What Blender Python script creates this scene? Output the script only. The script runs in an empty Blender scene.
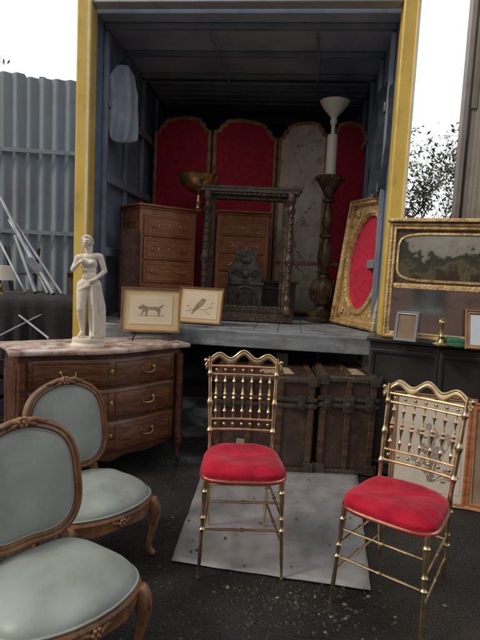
import bpy, math, random, bmesh
from mathutils import Vector, Matrix, noise as mnoise
R=random.Random(7); D=math.radians; pi=math.pi
sc=bpy.context.scene
sin,cos=math.sin,math.cos

# ---------------------------------------------------------------- materials
def mat(name,c1,c2=None,scale=8,rough=.5,metal=0,bump=0,bscale=60,stretch=(1,1,1),ramp=(.35,.65),
        grime=None,gscale=3,gr=(.5,.75),sheen=0,spec=.5,rvar=.12,coat=0,dist=0):
    m=bpy.data.materials.new(name); m.use_nodes=True
    nt=m.node_tree; N=nt.nodes; L=nt.links; b=N['Principled BSDF']
    b.inputs['Roughness'].default_value=rough; b.inputs['Metallic'].default_value=metal
    b.inputs['Specular IOR Level'].default_value=spec
    if sheen:
        b.inputs['Sheen Weight'].default_value=sheen; b.inputs['Sheen Roughness'].default_value=.35
    if coat: b.inputs['Coat Weight'].default_value=coat; b.inputs['Coat Roughness'].default_value=.2
    tc=N.new('ShaderNodeTexCoord'); mp=N.new('ShaderNodeMapping'); mp.inputs['Scale'].default_value=stretch
    L.new(tc.outputs['Object'],mp.inputs['Vector'])
    if c2 is None: c2=tuple(x*.8 for x in c1)
    n=N.new('ShaderNodeTexNoise'); n.inputs['Scale'].default_value=scale; n.inputs['Detail'].default_value=7; n.inputs['Distortion'].default_value=dist
    L.new(mp.outputs[0],n.inputs['Vector'])
    r=N.new('ShaderNodeValToRGB'); r.color_ramp.elements[0].position=ramp[0]; r.color_ramp.elements[1].position=ramp[1]
    r.color_ramp.elements[0].color=(*c1,1); r.color_ramp.elements[1].color=(*c2,1)
    L.new(n.outputs[0],r.inputs[0]); out=r.outputs[0]
    if grime is not None:
        g=N.new('ShaderNodeTexNoise'); g.inputs['Scale'].default_value=gscale; g.inputs['Detail'].default_value=9; g.inputs['Roughness'].default_value=.65
        L.new(tc.outputs['Object'],g.inputs['Vector'])
        gr2=N.new('ShaderNodeMapRange'); gr2.inputs['From Min'].default_value=gr[0]; gr2.inputs['From Max'].default_value=gr[1]
        L.new(g.outputs[0],gr2.inputs[0])
        mx=N.new('ShaderNodeMix'); mx.data_type='RGBA'; L.new(gr2.outputs[0],mx.inputs[0])
        L.new(out,mx.inputs[6]); mx.inputs[7].default_value=(*grime,1); out=mx.outputs[2]
    L.new(out,b.inputs['Base Color'])
    if rvar:
        mr=N.new('ShaderNodeMapRange'); mr.inputs['From Min'].default_value=.3; mr.inputs['From Max'].default_value=.7
        mr.inputs['To Min'].default_value=max(.03,rough-rvar); mr.inputs['To Max'].default_value=min(1,rough+rvar)
        n3=N.new('ShaderNodeTexNoise'); n3.inputs['Scale'].default_value=scale*.7+2; n3.inputs['Detail'].default_value=5
        L.new(tc.outputs['Object'],n3.inputs['Vector']); L.new(n3.outputs[0],mr.inputs[0]); L.new(mr.outputs[0],b.inputs['Roughness'])
    if bump:
        n2=N.new('ShaderNodeTexNoise'); n2.inputs['Scale'].default_value=bscale; n2.inputs['Detail'].default_value=5
        L.new(mp.outputs[0],n2.inputs['Vector'])
        bp=N.new('ShaderNodeBump'); bp.inputs['Strength'].default_value=bump; bp.inputs['Distance'].default_value=.01
        L.new(n2.outputs[0],bp.inputs['Height']); L.new(bp.outputs[0],b.inputs['Normal'])
    return m

M_brass=mat('gilt_brass',(.76,.59,.35),(.58,.42,.22),scale=14,rough=.27,metal=1,grime=(.22,.14,.075),gscale=20,gr=(.52,.8),rvar=.1)
M_velvet=mat('red_velvet',(.47,.010,.035),(.30,.005,.02),scale=9,rough=.85,bump=.6,bscale=30,sheen=.25,spec=.2)
M_silk=mat('sage_grey_silk',(.33,.37,.335),(.235,.27,.25),scale=4,rough=.5,bump=.15,bscale=11,sheen=.15,grime=(.22,.21,.165),gscale=5,gr=(.48,.82))
M_walnut=mat('carved_walnut',(.31,.145,.06),(.15,.064,.027),scale=9,rough=.36,bump=.3,bscale=60,stretch=(1,1,.3),grime=(.05,.024,.012),gscale=18,gr=(.48,.78),coat=.2)
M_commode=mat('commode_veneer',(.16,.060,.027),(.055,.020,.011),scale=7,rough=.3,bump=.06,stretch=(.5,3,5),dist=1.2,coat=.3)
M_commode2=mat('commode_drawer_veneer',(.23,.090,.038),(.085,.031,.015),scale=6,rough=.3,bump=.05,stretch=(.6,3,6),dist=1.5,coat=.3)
M_marble=mat('pink_marble',(.60,.44,.36),(.34,.20,.15),scale=7,rough=.25,ramp=(.4,.6),grime=(.70,.62,.54),gscale=12,gr=(.48,.6),dist=1.5,coat=.2)
M_statue=mat('white_marble',(.84,.79,.68),(.74,.67,.54),scale=6,rough=.45,grime=(.50,.41,.28),gscale=9,gr=(.52,.88),bump=.1,bscale=50)
M_trunk=mat('trunk_leather',(.068,.040,.027),(.032,.020,.015),scale=10,rough=.40,bump=.5,bscale=120,grime=(.13,.085,.055),gscale=6,gr=(.55,.8))
M_trunkslat=mat('trunk_slat',(.105,.058,.033),(.046,.027,.017),scale=9,rough=.42,stretch=(.5,4,4),bump=.2)
M_iron=mat('dark_iron',(.07,.062,.057),(.14,.115,.09),scale=12,rough=.42,metal=.6,bump=.4,bscale=60)
M_label=mat('paper_label',(.42,.33,.20),(.24,.18,.10),scale=20,rough=.8)
M_wood_mid=mat('mid_brown_wood',(.42,.165,.062),(.25,.090,.034),scale=6,rough=.38,stretch=(1,1,6),bump=.1,dist=1,coat=.15)
M_wood_mid_l=mat('light_brown_wood',(.45,.195,.08),(.29,.118,.046),scale=5,rough=.40,stretch=(5,5,.6),dist=1,coat=.1)
M_wood_dark=mat('dark_carved_wood',(.085,.052,.033),(.032,.021,.015),scale=14,rough=.34,bump=.8,bscale=45,grime=(.18,.125,.08),gscale=16,gr=(.52,.78),coat=.2)
M_bronze=mat('bronzed_wood',(.14,.09,.048),(.05,.033,.021),scale=14,rough=.34,metal=.4,bump=.5,bscale=45,grime=(.26,.18,.09),gscale=16,gr=(.52,.78))
M_gilt=mat('old_gilt',(.78,.57,.28),(.50,.33,.14),scale=22,rough=.42,metal=.45,bump=.7,bscale=70,grime=(.28,.18,.09),gscale=12,gr=(.5,.75))
M_red=mat('crimson_damask',(.58,.016,.055),(.40,.010,.036),scale=22,rough=.8,bump=.15,bscale=90,sheen=.15,grime=(.32,.014,.035),gscale=2.5,gr=(.4,.8))
M_cream=mat('painted_cream',(.66,.58,.46),(.52,.45,.36),scale=6,rough=.7,grime=(.30,.24,.18),gscale=9,gr=(.52,.66))
M_screenwood=mat('screen_gilt_wood',(.44,.28,.13),(.23,.135,.065),scale=12,rough=.5,bump=.3,bscale=60)
M_yellow=mat('yellow_paint',(.80,.58,.13),(.70,.48,.10),scale=4,rough=.4,grime=(.36,.27,.12),gscale=8,gr=(.56,.85),bump=.1)
M_yellow2=mat('yellow_edge_trim',(.84,.76,.46),(.72,.62,.34),scale=6,rough=.4,grime=(.38,.32,.2),gscale=9,gr=(.6,.85))
M_trk_wall=mat('truck_lining',(.22,.29,.39),(.15,.205,.29),scale=3,rough=.5,grime=(.08,.11,.15),gscale=2.5,gr=(.5,.8),bump=.1)
M_trk_ceil=mat('truck_roof_lining',(.52,.60,.71),(.40,.48,.59),scale=2,rough=.5,grime=(.22,.27,.34),gscale=2,gr=(.5,.85))
M_trk_rib=mat('truck_rib',(.32,.38,.46),(.21,.26,.33),scale=4,rough=.45,metal=.2)
M_white=mat('offwhite_paint',(.62,.66,.68),(.52,.55,.57),scale=3,rough=.5,grime=(.3,.3,.29),gscale=4,gr=(.55,.85))
M_deck=mat('worn_deck_boards',(.31,.335,.36),(.17,.185,.205),scale=5,rough=.5,stretch=(.5,4,4),bump=.4,bscale=50,grime=(.08,.08,.08),gscale=5,gr=(.48,.72))
M_black=mat('black_lacquer',(.022,.021,.022),(.036,.033,.032),scale=5,rough=.35,bump=.1,grime=(.07,.062,.055),gscale=7,gr=(.6,.85))
M_rubber=mat('tyre_rubber',(.02,.02,.02),(.035,.035,.035),rough=.85)
M_fence=mat('corrugated_steel_blue',(.30,.345,.37),(.215,.255,.28),scale=1.2,rough=.5,metal=.15,stretch=(4,1,.25),grime=(.22,.18,.15),gscale=1.6,gr=(.52,.82))
M_fence2=mat('corrugated_steel_old',(.36,.33,.29),(.22,.195,.165),scale=1.2,rough=.6,metal=.15,stretch=(4,4,.25),grime=(.17,.10,.065),gscale=1.6,gr=(.5,.8))
M_plate=mat('galvanised_sheet',(.34,.33,.335),(.25,.24,.245),scale=9,rough=.45,metal=.2,grime=(.15,.135,.125),gscale=2.2,gr=(.48,.8),bump=.25,bscale=20)
M_paper=mat('old_paper',(.72,.62,.45),(.64,.54,.38),scale=5,rough=.8)
M_mount=mat('tan_mount',(.66,.49,.28),(.58,.43,.23),scale=5,rough=.8)
M_fade=mat('faded_ink',(.38,.29,.20),(.20,.145,.10),scale=60,rough=.8)
M_candle=mat('candle_sleeve',(.84,.78,.66),(.74,.68,.56),scale=6,rough=.5)
M_shade=mat('white_glass',(.86,.84,.80),(.80,.78,.74),scale=3,rough=.3)
M_coat=mat('slate_cloth',(.05,.058,.07),(.028,.033,.042),scale=9,rough=.95,bump=.3,bscale=80,spec=.2)
M_blanket=mat('pale_cloth',(.42,.48,.57),(.30,.36,.44),scale=6,rough=.9,bump=.3,bscale=20)
M_steel=mat('pale_steel',(.42,.44,.47),(.28,.295,.32),scale=8,rough=.4,metal=.4)
M_copper=mat('old_brass_bowl',(.70,.50,.23),(.44,.29,.12),scale=10,rough=.3,metal=1)
M_mirror=mat('mirror_glass',(.72,.74,.72),(.62,.64,.62),scale=4,rough=.07,metal=1,rvar=.05,grime=(.3,.28,.24),gscale=9,gr=(.55,.8))
M_canvas=mat('plain_board',(.26,.19,.12),(.18,.12,.07),rough=.8)
M_card=mat('cardboard',(.32,.22,.13),(.24,.16,.09),rough=.85)

def ground_mat():
    m=bpy.data.materials.new('wet_asphalt'); m.use_nodes=True; nt=m.node_tree;N=nt.nodes;L=nt.links;b=N['Principled BSDF']
    tc=N.new('ShaderNodeTexCoord')
    def noise(s,d=8,ro=.6):
        n=N.new('ShaderNodeTexNoise'); n.inputs['Scale'].default_value=s;n.inputs['Detail'].default_value=d;n.inputs['Roughness'].default_value=ro
        L.new(tc.outputs['Object'],n.inputs['Vector']); return n
    a=noise(1.3); f=noise(90,4)
    r=N.new('ShaderNodeValToRGB'); e=r.color_ramp.elements
    e[0].position=.35;e[0].color=(.008,.0078,.0075,1);e[1].position=.7;e[1].color=(.036,.031,.027,1)
    L.new(a.outputs[0],r.inputs[0])
    r2=N.new('ShaderNodeValToRGB'); e=r2.color_ramp.elements
    e[0].position=.4;e[0].color=(.45,.45,.45,1);e[1].position=.72;e[1].color=(1.9,1.85,1.8,1); L.new(f.outputs[0],r2.inputs[0])
    mx=N.new('ShaderNodeMix');mx.data_type='RGBA';mx.blend_type='MULTIPLY';mx.inputs[0].default_value=1
    L.new(r.outputs[0],mx.inputs[6]);L.new(r2.outputs[0],mx.inputs[7]);L.new(mx.outputs[2],b.inputs['Base Color'])
    w=noise(.9,6); mr=N.new('ShaderNodeMapRange');mr.inputs['From Min'].default_value=.42;mr.inputs['From Max'].default_value=.6
    mr.inputs['To Min'].default_value=.30;mr.inputs['To Max'].default_value=.85; L.new(w.outputs[0],mr.inputs[0]);L.new(mr.outputs[0],b.inputs['Roughness'])
    b.inputs['Specular IOR Level'].default_value=.35
    bp=N.new('ShaderNodeBump');bp.inputs['Strength'].default_value=.7;bp.inputs['Distance'].default_value=.008
    L.new(f.outputs[0],bp.inputs['Height'])
    bp2=N.new('ShaderNodeBump');bp2.inputs['Strength'].default_value=.5;bp2.inputs['Distance'].default_value=.03
    g=noise(7,6);L.new(g.outputs[0],bp2.inputs['Height']);L.new(bp.outputs[0],bp2.inputs['Normal']);L.new(bp2.outputs[0],b.inputs['Normal'])
    return m
def painting_mat():
    m=bpy.data.materials.new('landscape_oil_painting'); m.use_nodes=True; nt=m.node_tree;N=nt.nodes;L=nt.links;b=N['Principled BSDF']
    tc=N.new('ShaderNodeTexCoord'); sp=N.new('ShaderNodeSeparateXYZ'); L.new(tc.outputs['Object'],sp.inputs[0])
    n=N.new('ShaderNodeTexNoise'); n.inputs['Scale'].default_value=7;n.inputs['Detail'].default_value=9;n.inputs['Roughness'].default_value=.62;L.new(tc.outputs['Object'],n.inputs['Vector'])
    ma=N.new('ShaderNodeMath');ma.operation='MULTIPLY_ADD';ma.inputs[1].default_value=-.62;L.new(n.outputs[0],ma.inputs[0]);L.new(sp.outputs[2],ma.inputs[2])
    mb=N.new('ShaderNodeMath');mb.operation='ADD';mb.inputs[1].default_value=.62;L.new(ma.outputs[0],mb.inputs[0])
    r=N.new('ShaderNodeValToRGB');e=r.color_ramp.elements
    e[0].position=.18;e[0].color=(.035,.028,.016,1);e[1].position=.48;e[1].color=(.34,.34,.32,1)
    for p,c in ((.235,(.12,.095,.055,1)),(.26,(.05,.045,.026,1)),(.31,(.028,.034,.022,1)),(.345,(.06,.062,.045,1)),(.355,(.24,.22,.17,1))):
        k=e.new(p);k.color=c
    L.new(mb.outputs[0],r.inputs[0]);L.new(r.outputs[0],b.inputs['Base Color']);b.inputs['Roughness'].default_value=.4
    return m
M_ground=ground_mat(); M_paint=painting_mat()

# ---------------------------------------------------------------- geometry
class G:
    def __init__(s): s.v=[];s.f=[]
    def add(s,vs,fs,M=None):
        o=len(s.v)
        for p in vs:
            p=Vector(p); s.v.append(tuple(M@p) if M is not None else tuple(p))
        s.f+= [tuple(i+o for i in f) for f in fs]; return s
    def box(s,c,d,M=None,rz=0,rx=0,ry=0):
        T=Matrix.Translation(c)@Matrix.Rotation(rz,4,'Z')@Matrix.Rotation(ry,4,'Y')@Matrix.Rotation(rx,4,'X')
        if M is not None: T=M@T
        x,y,z=[k/2 for k in d]
        vs=[(-x,-y,-z),(x,-y,-z),(x,y,-z),(-x,y,-z),(-x,-y,z),(x,-y,z),(x,y,z),(-x,y,z)]
        return s.add(vs,[(0,3,2,1),(4,5,6,7),(0,1,5,4),(1,2,6,5),(2,3,7,6),(3,0,4,7)],T)
    def lathe(s,prof,n=20,M=None):
        vs=[];fs=[]
        for r,z in prof:
            for i in range(n):
                a=2*pi*i/n; vs.append((r*cos(a),r*sin(a),z))
        for j in range(len(prof)-1):
            for i in range(n):
                k=(i+1)%n; fs.append((j*n+i,j*n+k,(j+1)*n+k,(j+1)*n+i))
        fs.append(tuple(range(n-1,-1,-1))); o=(len(prof)-1)*n; fs.append(tuple(o+i for i in range(n)))
        return s.add(vs,fs,M)
    def tube(s,pts,rs,n=10,M=None,closed=False):
        pts=[Vector(p) for p in pts]; m=len(pts)
        if not hasattr(rs,'__len__'): rs=[rs]*m
        vs=[];fs=[];up=None
        for i,p in enumerate(pts):
            if closed: t=(pts[(i+1)%m]-pts[i-1])
            else: t=pts[min(i+1,m-1)]-pts[max(i-1,0)]
            if t.length<1e-9: t=Vector((0,0,1))
            t.normalize()
            if up is None:
                up=Vector((0,0,1)) if abs(t.z)<.9 else Vector((1,0,0))
            a=(up-t*up.dot(t)); a.normalize(); b=t.cross(a); up=a
            for k in range(n):
                an=2*pi*k/n; q=p+(a*cos(an)+b*sin(an))*rs[i]; vs.append(tuple(q))
        for j in range(m if closed else m-1):
            j2=(j+1)%m
            for k in range(n):
                l=(k+1)%n; fs.append((j*n+k,j*n+l,j2*n+l,j2*n+k))
        if not closed:
            fs.append(tuple(range(n-1,-1,-1))); fs.append(tuple((m-1)*n+i for i in range(n)))
        return s.add(vs,fs,M)
    def sphere(s,c,r,nu=14,nv=9,M=None):
        if not hasattr(r,'__len__'): r=(r,r,r)
        vs=[(c[0],c[1],c[2]+r[2])];fs=[]
        for j in range(1,nv):
            a=pi*j/nv
            for i in range(nu):
                b=2*pi*i/nu; vs.append((c[0]+r[0]*sin(a)*cos(b),c[1]+r[1]*sin(a)*sin(b),c[2]+r[2]*cos(a)))
        vs.append((c[0],c[1],c[2]-r[2]));e=len(vs)-1
        for i in range(nu):
            k=(i+1)%nu; fs.append((0,1+i,1+k))
            for j in range(nv-2):
                o=1+j*nu; fs.append((o+i,o+nu+i,o+nu+k,o+k))
            o=1+(nv-2)*nu; fs.append((o+i,e,o+k))
        return s.add(vs,fs,M)
    def cap(s,p0,p1,r0,r1,n=12):
        p0=Vector(p0);p1=Vector(p1)
        s.sphere(p0,r0,n,8); s.sphere(p1,r1,n,8)
        return s.tube([p0,p0.lerp(p1,.5),p1],[r0,(r0+r1)/2,r1],n)
    def sweep(s,path,prof,M=None):
        P=[Vector(p) for p in path]; n=len(P)
        A=sum(P[i].x*P[(i+1)%n].y-P[(i+1)%n].x*P[i].y for i in range(n))
        if A<0: P.reverse()
        vs=[];fs=[];m=len(prof)
        for i in range(n):
            d1=(P[i]-P[i-1]).normalized(); d2=(P[(i+1)%n]-P[i]).normalized()
            n1=Vector((d1.y,-d1.x)); n2=Vector((d2.y,-d2.x)); nn=(n1+n2).normalized(); k=1/max(.6,nn.dot(n1))
            for o,y in prof: vs.append((P[i].x+nn.x*o*k,y,P[i].y+nn.y*o*k))
        for i in range(n):
            i2=(i+1)%n
            for j in range(m):
                j2=(j+1)%m; fs.append((i*m+j,i*m+j2,i2*m+j2,i2*m+j))
        return s.add(vs,fs,M)
    def prism(s,out,y0,y1,M=None):
        n=len(out); vs=[(x,y0,z) for x,z in out]+[(x,y1,z) for x,z in out]
        fs=[tuple(range(n)),tuple(range(2*n-1,n-1,-1))]+[(i,(i+1)%n,n+(i+1)%n,n+i) for i in range(n)]
        return s.add(vs,fs,M)
    def puff(s,out,h,M=None,K=9,p=3.2,cx=0,cy=0,skirt=0):
        n=len(out);vs=[];fs=[]
        ss=[cos(pi/2*k/K) for k in range(K)]
        lev=([(1,-skirt)] if skirt else [])+[(t,h*(max(0,1-t**p))**.5) for t in ss]
        for t,z in lev:
            for x,y in out: vs.append((cx+(x-cx)*t,cy+(y-cy)*t,z))
        vs.append((cx,cy,h)); e=len(vs)-1; m=len(lev)
        for j in range(m-1):
            for i in range(n):
                k=(i+1)%n; fs.append((j*n+i,j*n+k,(j+1)*n+k,(j+1)*n+i))
        for i in range(n): fs.append(((m-1)*n+i,(m-1)*n+(i+1)%n,e))
        fs.append(tuple(range(n-1,-1,-1)))
        return s.add(vs,fs,M)
    def obj(s,name,material,parent=None,loc=(0,0,0),rot=(0,0,0),smooth=True,bevel=0,recalc=True,ang=38):
        me=bpy.data.meshes.new(name); me.from_pydata(s.v,[],s.f); me.update()
        if recalc:
            b=bmesh.new(); b.from_mesh(me); bmesh.ops.recalc_face_normals(b,faces=b.faces); b.to_mesh(me); b.free()
        me.materials.append(material)
        if smooth:
            me.polygons.foreach_set('use_smooth',[True]*len(me.polygons))
            try: me.set_sharp_from_angle(angle=D(ang))
            except Exception: pass
        o=bpy.data.objects.new(name,me); sc.collection.objects.link(o)
        o.location=loc; o.rotation_euler=rot
        if parent: o.parent=parent
        if bevel:
            md=o.modifiers.new('bevel','BEVEL'); md.width=bevel; md.segments=2; md.limit_method='ANGLE'; md.angle_limit=D(50)
        return o
def E(name,loc=(0,0,0),rz=0,rx=0,ry=0):
    e=bpy.data.objects.new(name,None); e.empty_display_size=.1; sc.collection.objects.link(e)
    e.location=loc; e.rotation_euler=(rx,ry,rz); return e
def sg(x,p): return math.copysign(abs(x)**p,x)
def supel(a,b,p,n=48,cx=0,cy=0): return [(cx+a*sg(cos(2*pi*i/n),p),cy+b*sg(sin(2*pi*i/n),p)) for i in range(n)]
def rect(w,h,cx=0,cz=0): return [(cx-w/2,cz-h/2),(cx+w/2,cz-h/2),(cx+w/2,cz+h/2),(cx-w/2,cz+h/2)]
UP=Matrix.Rotation(D(90),4,'X')

def turned(p0,p1,r,pattern,steps=40):
    p0=Vector(p0);p1=Vector(p1);pts=[];rs=[]
    for i in range(steps+1):
        t=i/steps; k=0
        while k<len(pattern)-2 and t>pattern[k+1][0]: k+=1
        (a,u),(b,v)=pattern[k],pattern[k+1]; w=(t-a)/(b-a) if b>a else 0; w=min(1,max(0,w)); w=w*w*(3-2*w)
        pts.append(p0.lerp(p1,t)); rs.append(r*(u+(v-u)*w))
    return pts,rs

# ---------------------------------------------------------------- gilt ballroom chair
def ballroom_chair(loc,rz,sz=1.0):
    e=E('gilt_spindle_chair',loc,rz); e.scale=(1,1,sz)
    yb=lambda z:.175+(z-.44)*.2
    g=G()
    legp=[(0,.75),(.03,.55),(.25,.85),(.48,.75),(.5,1.35),(.52,.75),(.60,.85),(.62,1.3),(.64,.8),(.86,1.1),(.88,1.5),(.90,1.0),(1,1.1)]
    for sx in (-1,1):
        p,r=turned((sx*.19,-.215,0),(sx*.172,-.175,.425),.0115,legp,60); g.tube(p,r,12)
        p,r=turned((sx*.15,.245,0),(sx*.162,.175,.44),.0115,legp,60); g.tube(p,r,12)
    g.obj('legs',M_brass,e)
    g=G()
    def st(a,b,r=.006):
        p,q=turned(a,b,r,[(0,.8),(.3,1),(.47,.9),(.5,1.6),(.53,.9),(.7,1),(1,.8)],30); g.tube(p,q,8)
    def fl(sx,z): t=z/.425; return (sx*(.19-.018*t),-.215+.04*t,z)
    def bl(sx,z): t=z/.44; return (sx*(.15+.012*t),.245-.07*t,z)
    st(fl(-1,.33),fl(1,.33)); st(fl(-1,.21),fl(1,.21)); st(bl(-1,.24),bl(1,.24))
    for sx in (-1,1): st(fl(sx,.265),bl(sx,.265)); st(fl(sx,.15),bl(sx,.15))
    g.obj('stretchers',M_brass,e)
    out=[]
    for i in range(56):
        a=2*pi*i/56; x=.188*sg(cos(a),.5); y=.188*sg(sin(a),.5); out.append((x*(1-.5*y*.9),y-.01))
    g=G()
    ring=[(x,y,.425) for x,y in out]; g.tube(ring,.012,8,closed=True); g.obj('seat_rail',M_brass,e)
    g=G(); o2=[(x*1.03,y*1.03) for x,y in out]
    g.puff(o2,.040,K=12,p=4.2,skirt=.028)
    for i,v in enumerate(g.v):
        q=Vector(v)*9+Vector((loc[0]*3,0,0)); dz=mnoise.noise(q)*.008+mnoise.noise(q*2.7)*.004
        rr=Vector((v[0],v[1])).length
        k=1+.014*mnoise.noise(q*1.7) if v[2]<.03 else 1
        g.v[i]=(v[0]*k,v[1]*k,v[2]+dz-(.012 if rr<.06 else .012*max(0,1-(rr-.06)/.1)))
    g.obj('velvet_cushion',M_velvet,e,loc=(0,0,.447),ang=70)
    g=G(); g.tube([(x*1.038,y*1.038,.425) for x,y in out],.005,6,closed=True); g.obj('cushion_piping',M_velvet,e)
    g=G()
    postp=[(0,1.0),(.08,.8),(.17,.9),(.2,1.5),(.23,.9),(.45,1.05),(.5,1.5),(.55,.9),(.78,.85),(.81,1.5),(.84,.9),(1,.9)]
    W=.178
    for sx in (-1,1):
        p,r=turned((sx*.162,yb(.44),.44),(sx*W,yb(.89),.89),.0115,postp,60); g.tube(p,r,12)
    for z,rr in ((.535,.0075),(.585,.006),(.805,.006),(.845,.0075)):
        x=.165+(W-.165)*(z-.44)/.46
        g.tube([(-x,yb(z),z),(0,yb(z)+.012,z),(x,yb(z),z)],rr,8)
    sp=[(0,.8),(.06,.7),(.12,1.0),(.17,1.9),(.22,.9),(.3,.7),(.4,1.3),(.46,2.0),(.5,1.0),(.54,2.0),(.6,1.3),(.7,.7),(.78,.9),(.83,1.9),(.88,1.0),(.94,.7),(1,.8)]
    for k in range(7):
        x=-.138+.046*k; bow=.012*(1-(x/W)**2)
        p,r=turned((x,yb(.585)+bow,.585),(x*1.03,yb(.805)+bow,.805),.0055,sp,48); g.tube(p,r,8)
        g.sphere((x,yb(.56)+bow,.56),.0095,8,6); g.sphere((x*1.03,yb(.825)+bow,.825),.009,8,6)
    g.obj('spindle_back',M_brass,e)
    g=G()
    top=[];bot=[]
    n=60
    for i in range(n+1):
        u=-1+2*i/n; x=u*.20
        zt=.894+.017*cos(u*pi*3)+.010*cos(u*pi)
        zb=zt-.030+.006*cos(u*pi*3)
        if abs(u)>.88: zt-=.022*((abs(u)-.88)/.12)**2; zb-=.006
        top.append((x,zt));bot.append((x,zb))
    Y=lambda x,z: yb(z)+.012*(1-(x/.2)**2)
    vs=[];fs=[]
    for (x,zt),(_,zb) in zip(top,bot):
        vs+=[(x,Y(x,zb)-.006,zb),(x,Y(x,(zb+zt)/2)-.010,(zb+zt)/2),(x,Y(x,zt)-.006,zt),(x,Y(x,zt)+.006,zt),(x,Y(x,zb)+.006,zb)]
    for i in range(n):
        for j in range(5): a=i*5+j;b=i*5+(j+1)%5; fs.append((a,b,b+5,a+5))
    fs.append((0,1,2,3,4)); fs.append(tuple(n*5+i for i in (4,3,2,1,0)))
    g.add(vs,fs)
    g.tube([(x,Y(x,z)-.003,z) for x,z in top],.0075,8)
    for sx in (-1,1): g.sphere((sx*.20,yb(.87),.870),.012,10,8)
    g.obj('crest_rail',M_brass,e)
    return e
ballroom_chair((.045,2.36,.008),D(3),1.045)
ballroom_chair((.725,2.07,0),D(-37),1.0)

# ---------------------------------------------------------------- salon chairs
def salon_chair(loc,rz,S=1.0):
    e=E('upholstered_salon_chair',loc,rz); e.scale=(S,S,S)
    out=[];n=64
    for i in range(n):
        a=2*pi*i/n; x=.255*sg(cos(a),.62); y=.235*sg(sin(a),.62)
        x*=(1-.45*y); 
        if sin(a)<0: y-=.03*cos(x/.25*pi/2)**2
        out.append((x,y))
    vs=[];fs=[];lv=[(1.0,0),(1.035,.006),(1.03,.035),(1.05,.05),(1.03,.062),(.97,.066)]
    for j,(s_,z) in enumerate(lv):
        for i,(x,y) in enumerate(out):
            a=2*pi*i/n; drop=(.018*cos(4*a)-.012*(cos(8*a))) if j<2 else 0
            vs.append((x*s_,y*s_,.262+z-drop))
    for j in range(len(lv)-1):
        for i in range(n):
            k=(i+1)%n; fs.append((j*n+i,j*n+k,(j+1)*n+k,(j+1)*n+i))
    fs.append(tuple(range(n)));fs.append(tuple((len(lv)-1)*n+i for i in range(n)))
    g=G().add(vs,fs)
    for (x,y,z) in ((0,-.275,.29),):
        for k in range(6): g.sphere((x+.016*cos(k*pi/3),y-.006,z+.014*sin(k*pi/3)),.009,8,6)
        g.sphere((x,y-.012,z),.008)
        for sx in (-1,1): g.tube([(sx*.02,y,z),(sx*.045,y+.004,z+.008),(sx*.07,y+.01,z-.004)],[.007,.008,.003],8)
    g.obj('carved_apron',M_walnut,e)
    g=G()
    for sx in (-1,1):
        for fy in (-1,1):
            if fy<0:
                c=Vector((sx*.225,-.195,0)); o=Vector((sx*.7,-.7,0))
                P=[(0,.32,.034),(.018,.27,.037),(.026,.22,.031),(.018,.16,.022),(.004,.10,.016),(-.003,.055,.0135),(.006,.03,.015),(.02,.016,.019),(.028,.008,.013)]
            else:
                c=Vector((sx*.165,.19,0)); o=Vector((sx*.2,1,0))
                P=[(0,.34,.026),(.0,.26,.026),(.004,.18,.022),(.016,.10,.018),(.035,.04,.015),(.045,.005,.017)]
            pts=[c+o*a+Vector((0,0,z)) for a,z,r in P]
            g.tube(pts,[r for a,z,r in P],12)
            if fy<0:
                g.sphere(tuple(c+o*.032+Vector((0,0,.25))),(.018,.018,.028),10,8)
                for q in (-1,1): g.tube([c+o*.045+Vector((q*.012,q*sx*.012,.28)),c+o*.05+Vector((q*.02,q*sx*.02,.25)),c+o*.042+Vector((q*.008,q*sx*.008,.215))],[.004,.006,.003],6)
    o=g.obj('cabriole_legs',M_walnut,e); sm=o.modifiers.new('s','SUBSURF'); sm.levels=1; sm.render_levels=1
    g=G(); g.puff([(x*.99,y*.99) for x,y in out],.075,K=14,p=3.4,skirt=.01)
    for i,v in enumerate(g.v):
        q=Vector(v)*6+Vector((loc[1]*5,0,0)); g.v[i]=(v[0],v[1],v[2]+((mnoise.noise(q)*.009+mnoise.noise(q*2.3)*.004) if v[2]>.01 else 0))
    g.obj('seat_cushion',M_silk,e,loc=(0,0,.327),ang=75)
    g=G(); g.tube([(x*1.0,y*1.0,.333) for x,y in out],.0055,6,closed=True); g.obj('seat_braid',M_silk,e)
    b=E('backrest',(0,.20,.365)); b.parent=e; b.rotation_euler=(D(-11),0,0)
    bo=[];n=72
    for i in range(n):
        a=2*pi*i/n; x=.195*sg(cos(a),.60)*(1-.04*sin(a)); z=.20*sg(sin(a),.66)
        if sin(a)>0: z+=.024*math.exp(-(x/.08)**2)
        else: z+=.012*math.exp(-(x/.08)**2)
        bo.append((x,z+.255))
    g=G(); g.sweep(bo,[(0,-.014),(.008,-.024),(.02,-.020),(.026,-.028),(.036,-.024),(.042,-.006),(.038,.016),(.01,.02),(0,.012)])
    for k in range(6): g.sphere((.017*cos(k*pi/3),-.034,.503+.014*sin(k*pi/3)),.010,8,6)
    g.sphere((0,-.042,.503),.008)
    for sx in (-1,1):
        g.tube([(sx*.02,-.03,.507),(sx*.05,-.034,.508),(sx*.08,-.030,.494),(sx*.105,-.028,.493)],[.009,.011,.008,.003],8)
        g.tube([(sx*.02,-.03,.497),(sx*.045,-.034,.49),(sx*.06,-.03,.482)],[.006,.008,.003],8)
        g.tube([(sx*.13,.0,.06),(sx*.14,.0,.02),(sx*.147,.004,-.03),(sx*.15,.008,-.08)],[.024,.022,.023,.024],10)
    g.obj('carved_back_frame',M_walnut,b)
    inner=[(x,z-.255) for x,z in bo]
    g=G(); g.puff(inner,.032,M=Matrix.Translation((0,-.010,.255))@UP,K=12,p=3)
    for i,v in enumerate(g.v):
        q=Vector(v)*7+Vector((loc[1]*5,0,3)); g.v[i]=(v[0],v[1]+mnoise.noise(q)*.005,v[2])
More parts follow.
